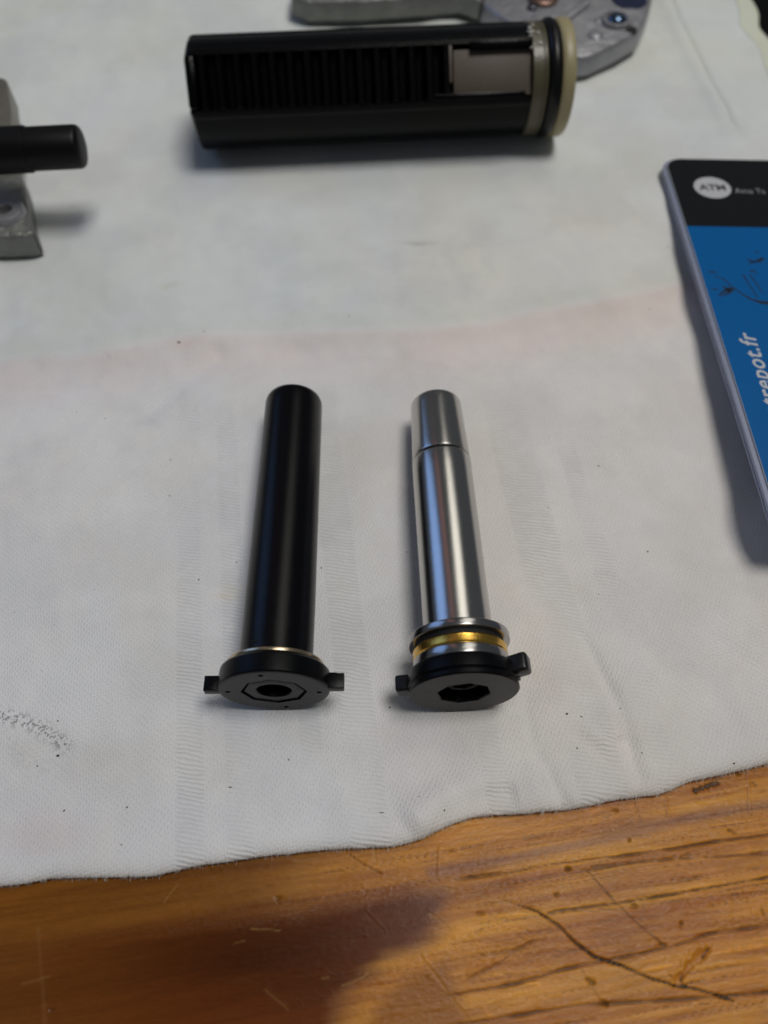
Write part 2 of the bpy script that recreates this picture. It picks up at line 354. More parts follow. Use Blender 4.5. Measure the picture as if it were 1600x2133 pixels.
# ---- white damask cloth
edge_pts = np.array([(-110, 4.0), (-51.25, 6.6), (-44.17, 6.95), (-40.94, 7.3), (-38.25, 7.65), (-33.28, 7.75), (-27.75, 7.85), (-25.04, 8.3), (-22.34, 8.96), (-16.83, 9.73), (-11.25, 10.24), (-5.64, 10.86), (-2.26, 11.02), (1.13, 11.12), (3.97, 11.7), (7.44, 13.29), (10.93, 14.36), (13.83, 14.63), (17.3, 14.74), (23.16, 15.5), (29.08, 16.38), (33.25, 16.94), (35.1, 17.44), (37.66, 18.56), (41.34, 19.24), (45.07, 20.04), (48.88, 21.03), (60.13, 22.66), (100, 28)])
xs = np.arange(-106, 91.01, .25)
rt = np.concatenate([[0, .05, .12, .2, .3, .42, .56, .72, .9], np.arange(1.1, 4, .25), np.arange(4, 110, .42), np.arange(110, 222, .9)])
ed = np.interp(xs, edge_pts[:, 0], edge_pts[:, 1]); ker = np.ones(9) / 9; ed = np.convolve(np.pad(ed, 4, 'edge'), ker, 'valid')
ed = ed + .35 * fbm(xs / 6, xs * 0, 3, 3) + .05 * np.sin(xs * 2 * np.pi / .55) + .08 * fbm(xs / .6, xs * 0, 4, 2)
R, U = np.meshgrid(rt, xs, indexing='ij'); X = U.copy(); Y = ed[None, :] + R
right = 88.5 - (Y - 198) * .02 + 1.2 * fbm(Y / 14, Y * 0, 8, 2) - 1.6 * np.exp(-((Y - 186) / 5) ** 2)
X = np.where(U > 60, 60 + (U - 60) / 31 * (right - 60), U)
dr = right - X
h = 2.0 * fbm(X / 26, Y / 20, 101, 3) * smooth01(R / 20) + 1.05 * fbm((X + Y * .3) / 8, (Y - X * .2) / 11, 111, 3) * smooth01(R / 6)
def fold(pts, amp, w, skew=0.0):
    d, s, t = seg_dist(X, Y, pts); e = smooth01(t / .12) * smooth01((1 - t) / .12)
    return 1.8 * amp * e * np.exp(-(s / w) ** 2 if skew == 0 else -(np.where(s > 0, s / (w * skew), s / w)) ** 2) * (d < 6 * w)
h = h + fold([(-73.01, 84.21), (-63.82, 85.55), (-46.59, 87.33), (-32.52, 90.42), (-14.67, 91.07), (4.91, 92.16), (17.26, 93.26), (25.75, 96.05), (42.06, 99.47), (57.6, 105.37)], .55, 2.6, 2.2)
h = h + fold([(-46.44, 73.85), (-38.21, 74.8), (-32.87, 80.66), (-25.87, 88.92)], -.4, 2.2)
h = h + fold([(2.28, 12.86), (4.62, 15.01), (9.38, 17.78), (15.94, 19.19), (20.51, 17.78)], .6, 2.1) + fold([(5.74, 13.82), (10.45, 16.0), (16.36, 17.22)], -.38, 1.7)
h = h + fold([(18.61, 22.37), (21.03, 17.22), (22.45, 14.47)], -.28, .9) + fold([(29.69, 24.15), (31.64, 17.78)], -.22, 1.0)
h = h + fold([(36.22, 33.58), (31.16, 29.7), (25.81, 22.37)], .35, 2.2) + fold([(26.09, 38.99), (30.16, 27.2), (31.43, 20.04)], -.22, .9)
h = h + fold([(18.13, 30.34), (18.61, 22.37)], -.2, .7) + fold([(-50.5, 32.27), (-37.63, 30.98), (-25.83, 36.93)], .2, 4)
h = h + fold([(68.81, 204.76), (69.89, 179.72), (72.03, 159.54), (73.2, 144.68)], -.55, .55) + fold([(66.47, 204.76), (67.71, 179.72), (69.97, 159.54), (71.37, 143.11)], .35, 1.6)
h = h + fold([(0.0, 107.2), (17.62, 112.17), (35.56, 114.73)], .25, 3) + fold([(-63.55, 143.11), (-36.9, 125.44), (-9.14, 122.69)], .3, 4)
for i in range(16):
    x0, y0, a, l = rng.uniform(-75, 75), rng.uniform(12, 150), rng.uniform(-.5, .9), rng.uniform(8, 22)
    h = h + fold([(x0 - l * math.cos(a), y0 - l * math.sin(a)), (x0, y0 + rng.uniform(-1.5, 1.5)), (x0 + l * math.cos(a), y0 + l * math.sin(a))], rng.uniform(-.22, .2), rng.uniform(1.2, 3.0))
# lies flat where the heavy parts press it down
for (x0, y0, rx, ry) in ((-13, 48, 11, 28), (10, 48, 11, 28), (0, 142, 44, 13)):
    pm = np.clip(1.3 * np.exp(-(((X - x0) / rx) ** 4 + ((Y - y0) / ry) ** 4)), 0, 1); h = h * (1 - pm) - .30 * pm
# band of the sewn hem on the far right
hem = smooth01((5.2 - dr) / .5) * (1 - smooth01((.0 - dr) / .2)); h = h + .35 * hem
lift = .55 + .9 * np.clip(fbm(X / 16, Y * 0, 131, 2) + .3, 0, 1)
roll = np.minimum(R, np.maximum(dr, 0)); rr = np.clip(roll / 2.3, 0, 1); under = 1.15 * (1 - np.sqrt(1 - (1 - rr) ** 2))
Zc = h - under + lift * np.exp(-R / 5)
# underside: one turn back below the edge
low = (TZ + .95 + .5 * np.clip(fbm(xs / 9, xs * 0, 141, 3) + .25, 0, 1))
Xu = np.stack([X[0], X[0], X[0]]); Yu = np.stack([Y[0] + 3.0, Y[0] + .25, Y[0] + .03]); Zu = np.stack([low + .1, low, (Zc[0] + low) / 2 - .1])
Zc = np.maximum(Zc, TZ + .3)
uu = X * math.cos(math.radians(7.5)) + Y * math.sin(math.radians(7.5))
rib = np.zeros_like(X)
for a, b_ in ((-22.8, -19.4), (-16.8, -13.6), (-7.5, -4.6), (-2.3, 2.4), (14.5, 17.5), (25.6, 31.9), (35.4, 38.4), (66, 69)):
    rib = np.maximum(rib, smooth01((uu - a) / .3 + .5) * smooth01((b_ - uu) / .3 + .5))
base = np.array([.785, .79, .80]) + np.zeros(X.shape + (3,))
def stain_and_light(k, col): 
    global base
    k = np.clip(k, 0, 1)[..., None]; base = base * (1 - k) + base * np.array(col) * k
n1_ = fbm(X / 18, Y / 18, 151, 4); n2_ = fbm(X / 11, Y / 11, 161, 4)
stain_and_light(smooth01(.5 + 3 * n1_) * .8, (.955, .965, .975)); stain_and_light(smooth01(.4 + 3 * n2_) * .9, (1.0, .985, .95)); stain_and_light(smooth01((X + 8) / 22) * smooth01((150 - Y) / 40), (1.04, .995, .94))  # last call paints the warmer light at the right into the cloth
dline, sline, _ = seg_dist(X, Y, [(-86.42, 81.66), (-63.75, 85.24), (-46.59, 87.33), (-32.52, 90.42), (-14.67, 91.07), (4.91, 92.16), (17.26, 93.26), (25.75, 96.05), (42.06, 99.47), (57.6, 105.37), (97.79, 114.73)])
pk = smooth01((-sline + .2) / 1.2) * smooth01((13 + sline) / 9); stain_and_light(pk * (.5 + .5 * smooth01(.5 + 3 * fbm(X / 12, Y / 8, 171, 3))), (1.02, .95, .94))
stain_and_light(smooth01(.3 + sline / 3), (.965, 1.0, .985)); stain_and_light(smooth01(sline / 2.2) * smooth01((6 - sline) / 5) * .55, (.93, .95, .92))
stain_and_light(smooth01((Y - 150) / 30), (1.02, 1.02, .98))
rib = rib * (1 - .75 * smooth01((Y - 66) / 22)) * smooth01(.75 + 2.2 * fbm(X / 8, Y / 16, 199, 3)); stain_and_light(rib * .5, (.965, .97, .98))  # sheen of the stripes is put into the colour as well
for (p, rx, ry, k, c) in (((-32.72, 20.62), 7, 3.2, .8, (.90, .88, .84)), ((-40.4, 12.33), 5, 2.5, .8, (.97, .88, .87)), ((-31.65, 36.93), 3, 5, .5, (.92, .91, .86)), ((-3.01, 71.05), 5, 8, .5, (.99, .97, .92)),
        ((17.31, 71.05), 4, 5, .35, (.97, .96, .9)), ((6.21, 114.35), 2.6, .55, 1, (.72, .72, .70)), ((-33.95, 88.92), 2.5, 1.2, .6, (1.0, .90, .86)), ((-38.4, 103.34), 2.2, .8, .8, (.86, .86, .78)), ((-38.02, 73.57), 3, 1.5, .7, (.88, .88, .9)),
        ((43.92, 36.93), 9, 9, .5, (.96, .965, 1.0)), ((-57.0, 76.72), 9, 4, .4, (.95, .955, .98)), ((70.19, 151.11), 3, 9, .3, (.98, .97, .93)), ((-44.43, 22.37), 4, 2.5, .7, (.88, .87, .85)), ((-21.41, 44.34), 1.6, .5, .7, (1, .95, .8)), ((-21.95, 43.1), 1.8, .4, .8, (1, .93, .78))):
    x0, y0 = p; stain_and_light(k * np.exp(-(((X - x0 + 1.5 * fbm(X / 3, Y / 3, 181, 2)) / rx) ** 2 + ((Y - y0 + 1.5 * fbm(X / 3, Y / 3, 191, 2)) / ry) ** 2)), c)
n3_ = fbm((X + .4 * Y) / 13, (Y - .3 * X) / 10, 611, 5, .6); stain_and_light(smooth01(.45 + 3.5 * n3_), (.935, .935, .94)); stain_and_light(smooth01(.3 + 4 * fbm(X / 5, Y / 7, 621, 3)) * .5, (.965, .96, .955))
base = base * 1.035
stain_and_light(hem * .9, (.97, .96, .80))
stain_and_light(np.exp(-np.clip(R, 0, 9) / .9) * .6, (.80, .76, .70))  # front edge: dirt plus the shade of its downward roll, in the colour
d, s, t = seg_dist(X, Y, [(-48.74, 26.46), (-46.13, 25.78), (-43.83, 25.05), (-42.11, 24.15), (-40.02, 22.84)]); soot = .9 * np.exp(-(d / .9) ** 2)
d, s, t = seg_dist(X, Y, [(-47.26, 24.15), (-43.89, 20.04), (-40.86, 19.76)]); soot = np.maximum(soot, .12 * np.exp(-(d / 1.3) ** 2))
X3, Y3, Z3 = np.vstack([Xu, X]), np.vstack([Yu, Y]), np.vstack([Zu, Zc])
def ext(A): return np.concatenate([A[:1]] * 3 + [A], 0)
cm, nt, b = new_mat('damask_cloth')
at = node(nt, 'ShaderNodeAttribute', attribute_name='tint'); ar = node(nt, 'ShaderNodeAttribute', attribute_name='rib'); asn = node(nt, 'ShaderNodeAttribute', attribute_name='soot')
v0 = coords(nt, rot=(0, 0, math.radians(7.5)))
wn = node(nt, 'ShaderNodeTexNoise', Scale=.35, Detail=3.0); nt.links.new(v0, wn.inputs['Vector'])
wv = node(nt, 'ShaderNodeVectorMath', operation='MULTIPLY_ADD'); nt.links.new(wn.outputs['Color'], wv.inputs[0]); wv.inputs[1].default_value = (.9, .9, 0); nt.links.new(v0, wv.inputs[2])
sp = node(nt, 'ShaderNodeSeparateXYZ'); nt.links.new(wv.outputs[0], sp.inputs[0]); u_, v_ = sp.outputs[0], sp.outputs[1]
def sinw(expr, period): return mathn(nt, 'SINE', mathn(nt, 'MULTIPLY', expr, 2 * math.pi / period))
pa = sinw(mathn(nt, 'ADD', mathn(nt, 'MULTIPLY', u_, .94), mathn(nt, 'MULTIPLY', v_, -.34)), .52)
pb = sinw(mathn(nt, 'ADD', mathn(nt, 'MULTIPLY', u_, .45), mathn(nt, 'MULTIPLY', v_, .89)), .60)
plain = mathn(nt, 'MULTIPLY_ADD', mathn(nt, 'MULTIPLY', pa, pb), .36, mathn(nt, 'MULTIPLY', pa, .26))
ribs = mathn(nt, 'MULTIPLY_ADD', sinw(v_, .52), .74, mathn(nt, 'MULTIPLY', sinw(u_, .3), .15))
weave = mathn(nt, 'ADD', mathn(nt, 'MULTIPLY', plain, mathn(nt, 'SUBTRACT', 1.0, ar.outputs['Fac'])), mathn(nt, 'MULTIPLY', ribs, ar.outputs['Fac']))
fz = node(nt, 'ShaderNodeTexNoise', Scale=3.5, Detail=5.0, Roughness=.75); nt.links.new(v0, fz.inputs['Vector'])
hgt = mathn(nt, 'MULTIPLY_ADD', fz.outputs[0], .9, mathn(nt, 'MULTIPLY', weave, .62))
bp = node(nt, 'ShaderNodeBump', Strength=1.0, Distance=.10 * S); nt.links.new(hgt, bp.inputs['Height']); nt.links.new(bp.outputs[0], b.inputs['Normal'])
# thread colour varies a little, soot sits on the thread tops
tv = mathn(nt, 'MULTIPLY_ADD', weave, .055, mathn(nt, 'MULTIPLY_ADD', fz.outputs[0], .16, .90))
c0 = mixc(nt, 1.0, at.outputs['Color'], tv, 'MULTIPLY')
sn = node(nt, 'ShaderNodeTexNoise', Scale=1.7, Detail=4.0, Roughness=.7); nt.links.new(v0, sn.inputs['Vector'])
sm = mathn(nt, 'MULTIPLY', asn.outputs['Fac'], node(nt, 'ShaderNodeMath', operation='GREATER_THAN').outputs[0])
gt = sm.node.inputs[1].links[0].from_node; nt.links.new(mathn(nt, 'ADD', sn.outputs[0], mathn(nt, 'MULTIPLY', weave, .10)), gt.inputs[0]); gt.inputs[1].default_value = .53
nt.links.new(mixc(nt, mathn(nt, 'MULTIPLY', sm, .75), c0, (.08, .08, .09)), b.inputs['Base Color'])
b.inputs['Roughness'].default_value = .85; b.inputs['Sheen Weight'].default_value = .15; b.inputs['Specular IOR Level'].default_value = .25
cloth = sheet('tablecloth', X3, Y3, Z3, cm, {'tint': ext(base), 'rib': ext(rib), 'soot': ext(soot)})
tag(cloth, 'white woven cotton cloth with faint stripes spread over the pine table', 'cloth')

# lint and grit lying on the cloth
def cloth_z(x, y):
    j = int(np.clip(np.searchsorted(xs, x), 0, len(xs) - 1)); i = int(np.clip(np.searchsorted(Y[:, j], y), 0, len(rt) - 1)); return Zc[i, j]
xs_cloth = xs
lintm = simple('dark_lint', (.05, .045, .04), rough=.9)
V = []; F = []
def speck(x, y, r, ln=1.0, a=0.0):
    z = cloth_z(x, y); k = len(V); n = 6
    for lay, (rr_, zz) in enumerate(((1, .0), (.75, .05), (.2, .08))):
        for q in range(n):
            t = 2 * math.pi * q / n; px_, py_ = rr_ * r * ln * math.cos(t), rr_ * r * math.sin(t) * random.uniform(.7, 1.2)
            V.append((x + px_ * math.cos(a) - py_ * math.sin(a), y + px_ * math.sin(a) + py_ * math.cos(a), z + zz))
    for lay in range(2):
        for q in range(n): F.append((k + lay * n + q, k + lay * n + (q + 1) % n, k + (lay + 1) * n + (q + 1) % n, k + (lay + 1) * n + q))
    F.append(tuple(k + 2 * n + q for q in range(n)))
for (p, r, ln, a) in (((32.74, 64.66), .14, 1.2, .5), ((37.61, 49.88), .16, 1.3, .2), ((29.78, 43.46), .1, 1, 0), ((-8.9, 47.6), .13, 1.4, 1.0), ((0.74, 27.63), .11, 1.8, .8), ((-38.46, 15.07), .12, 2, .9), ((-30.96, 15.45), .12, 1.3, 1.2),
        ((-18.75, 17.78), .12, 2.5, .1), ((-0.29, 14.8), .08, 5, 0), ((4.25, 16.55), .09, 2, .9), ((7.22, 15.01), .1, 1.6, 1.4), ((-34.35, 88.92), .2, 2, -.2), ((-32.77, 65.89), .12, 1.5, 0), ((-40.52, 21.49), .22, 1.2, .3), ((-42.74, 20.22), .14, 1.2, 0),
        ((-40.37, 44.12), .09, 1, 0), ((43.22, 20.51), .12, 1.5, 0), ((23.33, 26.7), .14, 1.6, .2), ((25.12, 26.33), .1, 1.8, -.5), ((24.07, 22.37), .09, 1.8, -.4), ((30.17, 27.32), .08, 1.4, 0), ((32.09, 21.84), .1, 1, 0), ((-30.89, 11.28), .1, 1.5, 0), ((-41.22, 25.66), .09, 1.6, 0),
        ((-25.97, 45.59), .15, 1.2, 0), ((-21.01, 48.51), .12, 1.2, 0), ((-50.81, 40.89), .08, 1, 0), ((-44.82, 32.27), .07, 1, 0), ((-5.95, 94.92), .13, 1.2, 0), ((4.78, 65.8), .08, 1, 0), ((-30.32, 91.07), .14, 1.2, 0), ((14.37, 49.19), .07, 1, 0), ((-13.81, 22.37), .07, 1, 0)):
    speck(p[0], p[1], r * .85, ln, a)
for i in range(22):
    x, y = rng.uniform(-60, 60), rng.uniform(16, 120); speck(x, y, rng.uniform(.03, .065), rng.uniform(1, 3.5), rng.uniform(0, 3))
M_fuzz = simple('cotton_fuzz', (.62, .60, .56), rough=.9)
FV, FF = [], []
for i in range(2600):
    j = rng.randint(len(xs_cloth)); x = xs_cloth[j] + rng.uniform(-.12, .12); k0 = rng.uniform(0, .5); y = ed[j] + k0; z = Zc[0, j] + (1 - math.sqrt(1 - min(1, k0 / 1.7) ** 2)) + rng.uniform(-.5, .35) * 0 + .02
    ii = int(np.searchsorted(rt, k0)); z = Zc[ii, j]
    a = -math.pi / 2 + rng.normal(0, .7); l = rng.uniform(.15, .55); w = .016; k = len(FV); bend = rng.uniform(-.15, .15)
    for q in range(3):
        t = q / 2; cx = x + math.cos(a + bend * q) * l * t; cy = y + math.sin(a + bend * q) * l * t; cz = z + rng.uniform(-.02, .06) * q - .12 * t * t
        FV += [(cx - w * math.sin(a) * -1, cy + w * math.cos(a), cz), (cx - w * math.sin(a), cy - w * math.cos(a), cz + .01)]
    FF += [(k, k + 1, k + 3, k + 2), (k + 2, k + 3, k + 5, k + 4)]
tag(obj('edge_fuzz', FV, FF, M_fuzz, cloth, smooth=False), kind='stuff')
lint = obj('lint_specks', V, F, lintm); tag(lint, 'scattered dark specks of lint and grit on the white cloth', 'lint', kind='stuff')

# ================================================================== materials of the parts
M_tube = simple('black_anodised', (.002, .002, .003), rough=.22, bump=.012, bscale=14, rvar=.09, spec=.22, dust=.3)
M_poly = simple('black_polymer', (.004, .004, .005), rough=.34, bump=.03, bscale=4, rvar=.08, spec=.4, dust=.2)
M_polyface = simple('black_polymer_matt', (.0024, .0028, .0036), rough=.25, bump=.03, bscale=7, rvar=.08, spec=.14, dust=.2)
M_hole = simple('deep_black', (.004, .004, .005), rough=.7)
M_rubber = simple('black_rubber', (.004, .004, .0045), rough=.32, bump=.02, bscale=4, spec=.3)
M_steel = simple('ground_steel', (.54, .525, .50), rough=.165, metal=1, bump=.010, bscale=11, rvar=.05)
M_ringsteel = simple('polished_steel', (.42, .41, .40), rough=.16, metal=1, bump=.008, bscale=9)
M_wash = simple('brassy_washer', (.62, .50, .34), rough=.2, metal=1, bump=.01, bscale=6)
M_brass = simple('brass', (.78, .47, .09), rough=.24, metal=1, bump=.03, bscale=2.2, rvar=.06)
M_cream = simple('cream_nylon', (.36, .31, .17), rough=.38, bump=.04, bscale=2, sub=.3, cvar=.12)
M_olive = simple('greasy_nylon', (.085, .075, .042), rough=.36, bump=.05, bscale=1.5, coat=.1, cvar=.2)
M_slot = simple('slot_grey', (.10, .078, .060), rough=.5, bump=.04, bscale=2, cvar=.12)
M_piston = simple('oily_black_nylon', (.0012, .0012, .0016), rough=.22, bump=.07, bscale=1.8, rvar=.1, spec=.15)
M_zinc = simple('cast_zinc', (.34, .34, .36), rough=.38, metal=.6, bump=.45, bscale=.45, rvar=.1, cvar=.45)
M_zincg = simple('greenish_cast_zinc', (.215, .22, .205), rough=.42, metal=.55, bump=.5, bscale=.6, cvar=.5)
M_screw = simple('blue_glint_steel', (.10, .16, .24), rough=.18, metal=1)  # screw steel with its blue glint put into the base colour

# ================================================================== black spring guide
g = empty('spring_guide', (-13.3, 27.6, 6.75), (-2.9, 0, .6))
tag(g, 'black spring guide with a two eared round cap, lying left of the steel one', 'spring guide', 'spring guides side by side on the cloth')
tube = [(3.0, 4.62)] + [(3.3, 4.60), (4.0, 4.55)] + [(y, 4.55 - .25 * max(0, (y - 12) / 34)) for y in np.linspace(5, 45.0, 24)] + [(45.5, 4.26), (45.9, 4.1), (46.15, 3.8), (46.25, 3.4)]
obj('tube', *lathe(tube, 128), M_tube, g)
obj('washer', *lathe(rounded(2.85, 3.35, 6.05, .12), 128), M_wash, g)
cap = [(0.0, 6.45), (.05, 6.62), (.2, 6.75), (1.9, 6.75), (2.35, 6.68), (2.65, 6.4), (2.8, 6.0)]
octr = ngon_r(8, math.pi / 8)
head = [(2.8, 3.5)] + cap[::-1] + [(0.0, 6.2), (0.0, 3.75, octr), (.40, 3.7, octr), (.40, 3.42, octr), (.12, 3.36, octr), (.10, 3.3, octr), (.12, 2.2), (.25, 2.1), (3.6, 2.05)]
o = obj('cap', *lathe(head, 128, caps=(False, False)), M_polyface, g, angle=28)
carve(o, [lathe([(-.4, .38), (.7, .38)], 16)] and [
    (lambda V, F: ([(x + px_, y, z + pz_) for x, y, z in V], F))(*lathe([(-.4, .33), (.8, .33)], 20)) for px_, pz_ in ((-.9, 5.35), (5.45, -.35), (-5.55, .1), (.9, -5.55))])
obj('bore', *lathe([(1.0, 2.1), (6.0, 2.0)], 64, caps=(False, True)), M_hole, g)
obj('ear', *join(bevel_box(7.35, 1.0, .35, 2.3, 1.9, 1.35, .10), bevel_box(7.0, 1.7, .2, 1.2, .9, 1.0, .1)), M_polyface, g)
obj('ear', *bevel_box(-7.35, 1.0, -.15, 2.3, 1.9, 1.35, .10), M_polyface, g)
# scuffed flash where the tube enters the cap
V, F = [], []
for i in range(9):
    a = math.radians(118 + random.uniform(-5, 5)); y = 3.6 + random.uniform(0, 1.3); r = 4.55
    q, f = bevel_box(r * math.cos(a), y, r * math.sin(a), random.uniform(.15, .35), random.uniform(.12, .4), .16, .05, 1); k = len(V)
    V += q; F += [tuple(j + k for j in t) for t in f]
tag(obj('plastic_burr', V, F, M_rubber, g), kind='stuff')

# ================================================================== steel spring guide with thrust bearing
g = empty('spring_guide', (9.65, 27.4, 6.75), (-2.9, 0, 2.2))
tag(g, 'polished steel spring guide with brass bearing ring and black cap, right of the black one', 'spring guide', 'spring guides side by side on the cloth')
body = [(6.5, 3.0), (6.5, 4.38)] + [(y, 4.38 - .1 * (y - 7) / 27) for y in np.linspace(7, 34.2, 12)] + [(34.25, 4.275), (34.35, 4.272), (34.44, 4.22), (34.5, 4.1), (34.5, 3.4)]
obj('tube', *lathe(body, 160), M_steel, g)
obj('groove_ring', *lathe([(34.3, 3.5), (34.3, 3.82), (35.1, 3.82), (35.1, 3.5)], 96), M_hole, g)
tip = [(34.85, 3.4), (34.85, 4.08), (34.92, 4.18), (35.0, 4.2), (35.1, 4.2), (35.3, 4.198), (36, 4.18)] + [(y, 4.18 - .34 * (y - 36) / 9.2) for y in np.linspace(37, 45.0, 8)] + [(45.2, 3.825), (45.45, 3.73), (45.65, 3.5), (45.75, 3.2)]
obj('tapered_tip', *lathe(tip, 160), M_steel, g)
obj('steel_washer', *lathe(rounded(6.15, 7.15, 6.35, .12), 160), M_ringsteel, g)
obj('shadow_gap_ring', *lathe(rounded(5.35, 6.15, 5.55, .1), 96), M_hole, g)
obj('brass_ring', *lathe([(4.15, 5.3), (4.2, 5.75), (4.4, 5.9), (4.8, 5.84), (5.3, 5.9), (5.5, 5.74), (5.55, 5.3)], 160), M_brass, g)
obj('steel_washer', *lathe(rounded(2.85, 4.15, 5.95, .12), 160), M_ringsteel, g)
roll = math.radians(15)
cap = [(2.85, 3.0), (2.85, 6.3), (2.7, 6.55), (2.4, 6.68), (1.05, 6.72), (.95, 6.55), (.85, 6.50), (.75, 6.55), (.65, 6.72), (.15, 6.75), (.0, 6.58), (0.0, 6.3), (0, 3.15, ngon_r(8, roll)), (.12, 3.0, ngon_r(8, roll)), (1.5, 2.9, ngon_r(8, roll)), (1.5, 1.6)]
obj('cap', *lathe(cap, 128, caps=(False, False)), M_polyface, g, angle=28)
hexs = ngon_r(6, .2)
obj('socket_screw', *lathe([(1.45, 2.0), (1.2, 2.0), (1.1, 1.9), (1.1, 1.25, hexs), (2.6, 1.2, hexs)], 72, caps=(False, True)), M_hole, g)
def rot_y(V, a): c, s = math.cos(a), math.sin(a); return [(x * c - z * s, y, x * s + z * c) for x, y, z in V]
V, F = bevel_box(7.1, 2.15, .1, 2.9, 2.3, 2.5, .4, 3)
V = [(x - .35 * max(0, abs(z) - .2) * (x > 8), y + .25 * (x > 8), z) for x, y, z in V]; obj('ear', rot_y(V, roll + .10), F, M_poly, g)
V, F = bevel_box(-7.0, 1.9, 0, 2.5, 2.1, 2.2, .35, 3); obj('ear', rot_y(V, roll - .04), F, M_poly, g)
V, F = bevel_box(6.6, .62, 1.0, .9, .55, .35, .1, 2); obj('moulding_lug', rot_y(V, roll), F, M_poly, g)

# ================================================================== piston
pl, pr_ = Vector((*(-37.45, 143.23), 10.3)), Vector((*(34.93, 148.61), 10.3)); dv = pr_ - pl
g = empty('airsoft_piston', tuple(pl), (0, 0, math.degrees(math.atan2(dv.y, dv.x)))); L = dv.length
g.name = 'toothed_piston'
tag(g, 'black toothed cylindrical piston with cream head and black o-ring, lying behind the spring guides', 'piston')
Rp = 9.75; n = 240; th = np.linspace(0, 2 * np.pi, n, endpoint=False)   # th = 0 towards -Y, pi/2 up
phi = math.radians(43)
def section(r, slot, depth=2.9, half=4.45, x=0.0):
    rr_ = np.full(n, r, float)
    # shallow flats and a raised rail beside the rack
    dth = (th - phi + np.pi) % (2 * np.pi) - np.pi
    rr_ = rr_ - .35 * smooth01((dth - .62) / .05) * smooth01((1.35 - dth) / .05) - .30 * smooth01((-dth - .62) / .05) * smooth01((1.5 + dth) / .08)
    c, s = rr_ * np.cos(dth), rr_ * np.sin(dth)                           # c = towards the rack
    if slot: inside = (np.abs(s) < half) & (c > 0); c = np.where(inside, np.minimum(c, r - depth), c)
    yy, zz = -(c * math.cos(phi) - s * math.sin(phi)), c * math.sin(phi) + s * math.cos(phi)
    return np.stack([np.full(n, x, float), yy, zz], 1)
Lb = L - 8.2
rings = [section(Rp - 3.2, True, .5, x=1.6), section(Rp - 2.5, True, .9, x=.9), section(Rp - 1.2, True, 2.2, x=1.0), section(Rp - .3, True, x=1.5), section(Rp, True, x=2.1)] + [section(Rp, True, x=a) for a in np.linspace(4, Lb, 30)]
rings += [section(Rp - .25, True, x=Lb + .15), section(Rp - 1.5, True, 1.8, x=Lb + .2)]
obj('piston_body', *loft(rings), M_piston, g, angle=32)
def on_rack(V):      # x along, y across the rack, z outwards -> piston space
    return [(x, -(z * math.cos(phi) - y * math.sin(phi)), z * math.sin(phi) + y * math.cos(phi)) for x, y, z in V]
pitch = 3.17; slot_r = Rp - 2.9; ts = .87
tooth_me = None
for i in range(15):
    x0 = 4.2 + i * pitch
    if tooth_me is None:
        pf = [(-1.2, -.35), (1.2, -.35), (1.1, .1), (.85, 1.3), (.68, 2.5), (.45, 3.0), (-.45, 3.0), (-.68, 2.5), (-.85, 1.3), (-1.1, .1)]
        rings = [[(px_, yy * 4.5, slot_r + ts * pz_ * (1 if abs(yy) < .99 else .96)) for px_, pz_ in pf] for yy in (-1, -.985, -.4, .4, .985, 1)]
        V, F = loft(rings); to = obj('rack_tooth', on_rack(V), F, M_piston, g, angle=30); tooth_me = to
    else: to = tooth_me.copy(); COL.objects.link(to); to.parent = g
    to.location = (x0 * S, 0, 0)
V, F = bevel_box(49.2, 1.2, slot_r + 1.2, .9, 6.2, 2.6, .3); to = obj('last_tooth', on_rack(V), F, M_slot, g); to['label'] = 'pale end tooth of the rack'
V, F = bevel_box((49.9 + Lb) / 2, -.3, slot_r + .75, Lb - 49.9 - .1, 7.8, 1.6, .12); obj('slot_floor', on_rack(V), F, M_slot, g)
V, F = bevel_box((53 + Lb) / 2, 4.1, slot_r + 1.4, Lb - 53, 1.5, 2.5, .25); obj('slot_rail', on_rack(V), F, M_piston, g)
V, F = bevel_box(54.5, -4.2, slot_r + 1.5, Lb - 47, 1.1, 2.3, .25); obj('slot_rail', on_rack(V), F, M_piston, g)
V, F = bevel_box(2.1, 0, slot_r + .9, 1.9, 8.8, 3.3, .6); obj('end_block', on_rack(V), F, M_piston, g)
x0 = Lb + .15
obj('piston_head', *lathe([(x0, 5), (x0, 9.5), (x0 + .15, 9.7), (x0 + 1.9, 9.72), (x0 + 2.05, 9.6), (x0 + 2.2, 9.6), (x0 + 2.35, 9.8), (x0 + 2.6, 9.82), (x0 + 2.9, 9.6), (x0 + 3.15, 8.7), (x0 + 5.6, 8.7)], 160, 'X'), M_olive, g)
oc, ocr, orr = x0 + 4.35, 8.95, 1.35
obj('o_ring', *lathe([(oc + orr * math.cos(a), ocr + orr * math.sin(a)) for a in np.linspace(0, 2 * math.pi, 18, endpoint=False)], 160, 'X', wrap=True), M_rubber, g)
obj('head_flange', *lathe([(x0 + 5.5, 5), (x0 + 5.5, 9.8), (x0 + 5.65, 10.0), (x0 + 6.2, 10.2), (x0 + 7.5, 10.25), (x0 + 7.9, 10.05), (x0 + 8.05, 9.6), (x0 + 8.05, 8)], 160, 'X'), M_cream, g)
# flecks of pale grease on the head rim
V, F = [], []
for i in range(16):
    a = math.radians(random.uniform(62, 96)); r = 9.75; x = x0 + random.uniform(-.6, 1.6); q, f = bevel_box(x, -r * math.cos(a), r * math.sin(a), random.uniform(.3, .9), random.uniform(.3, .8), .35, .14, 2)
    k = len(V); V += q; F += [tuple(j + k for j in t) for t in f]
tag(obj('grease_fleck', V, F, simple('pale_grease', (.45, .45, .42), rough=.25), g), kind='stuff')

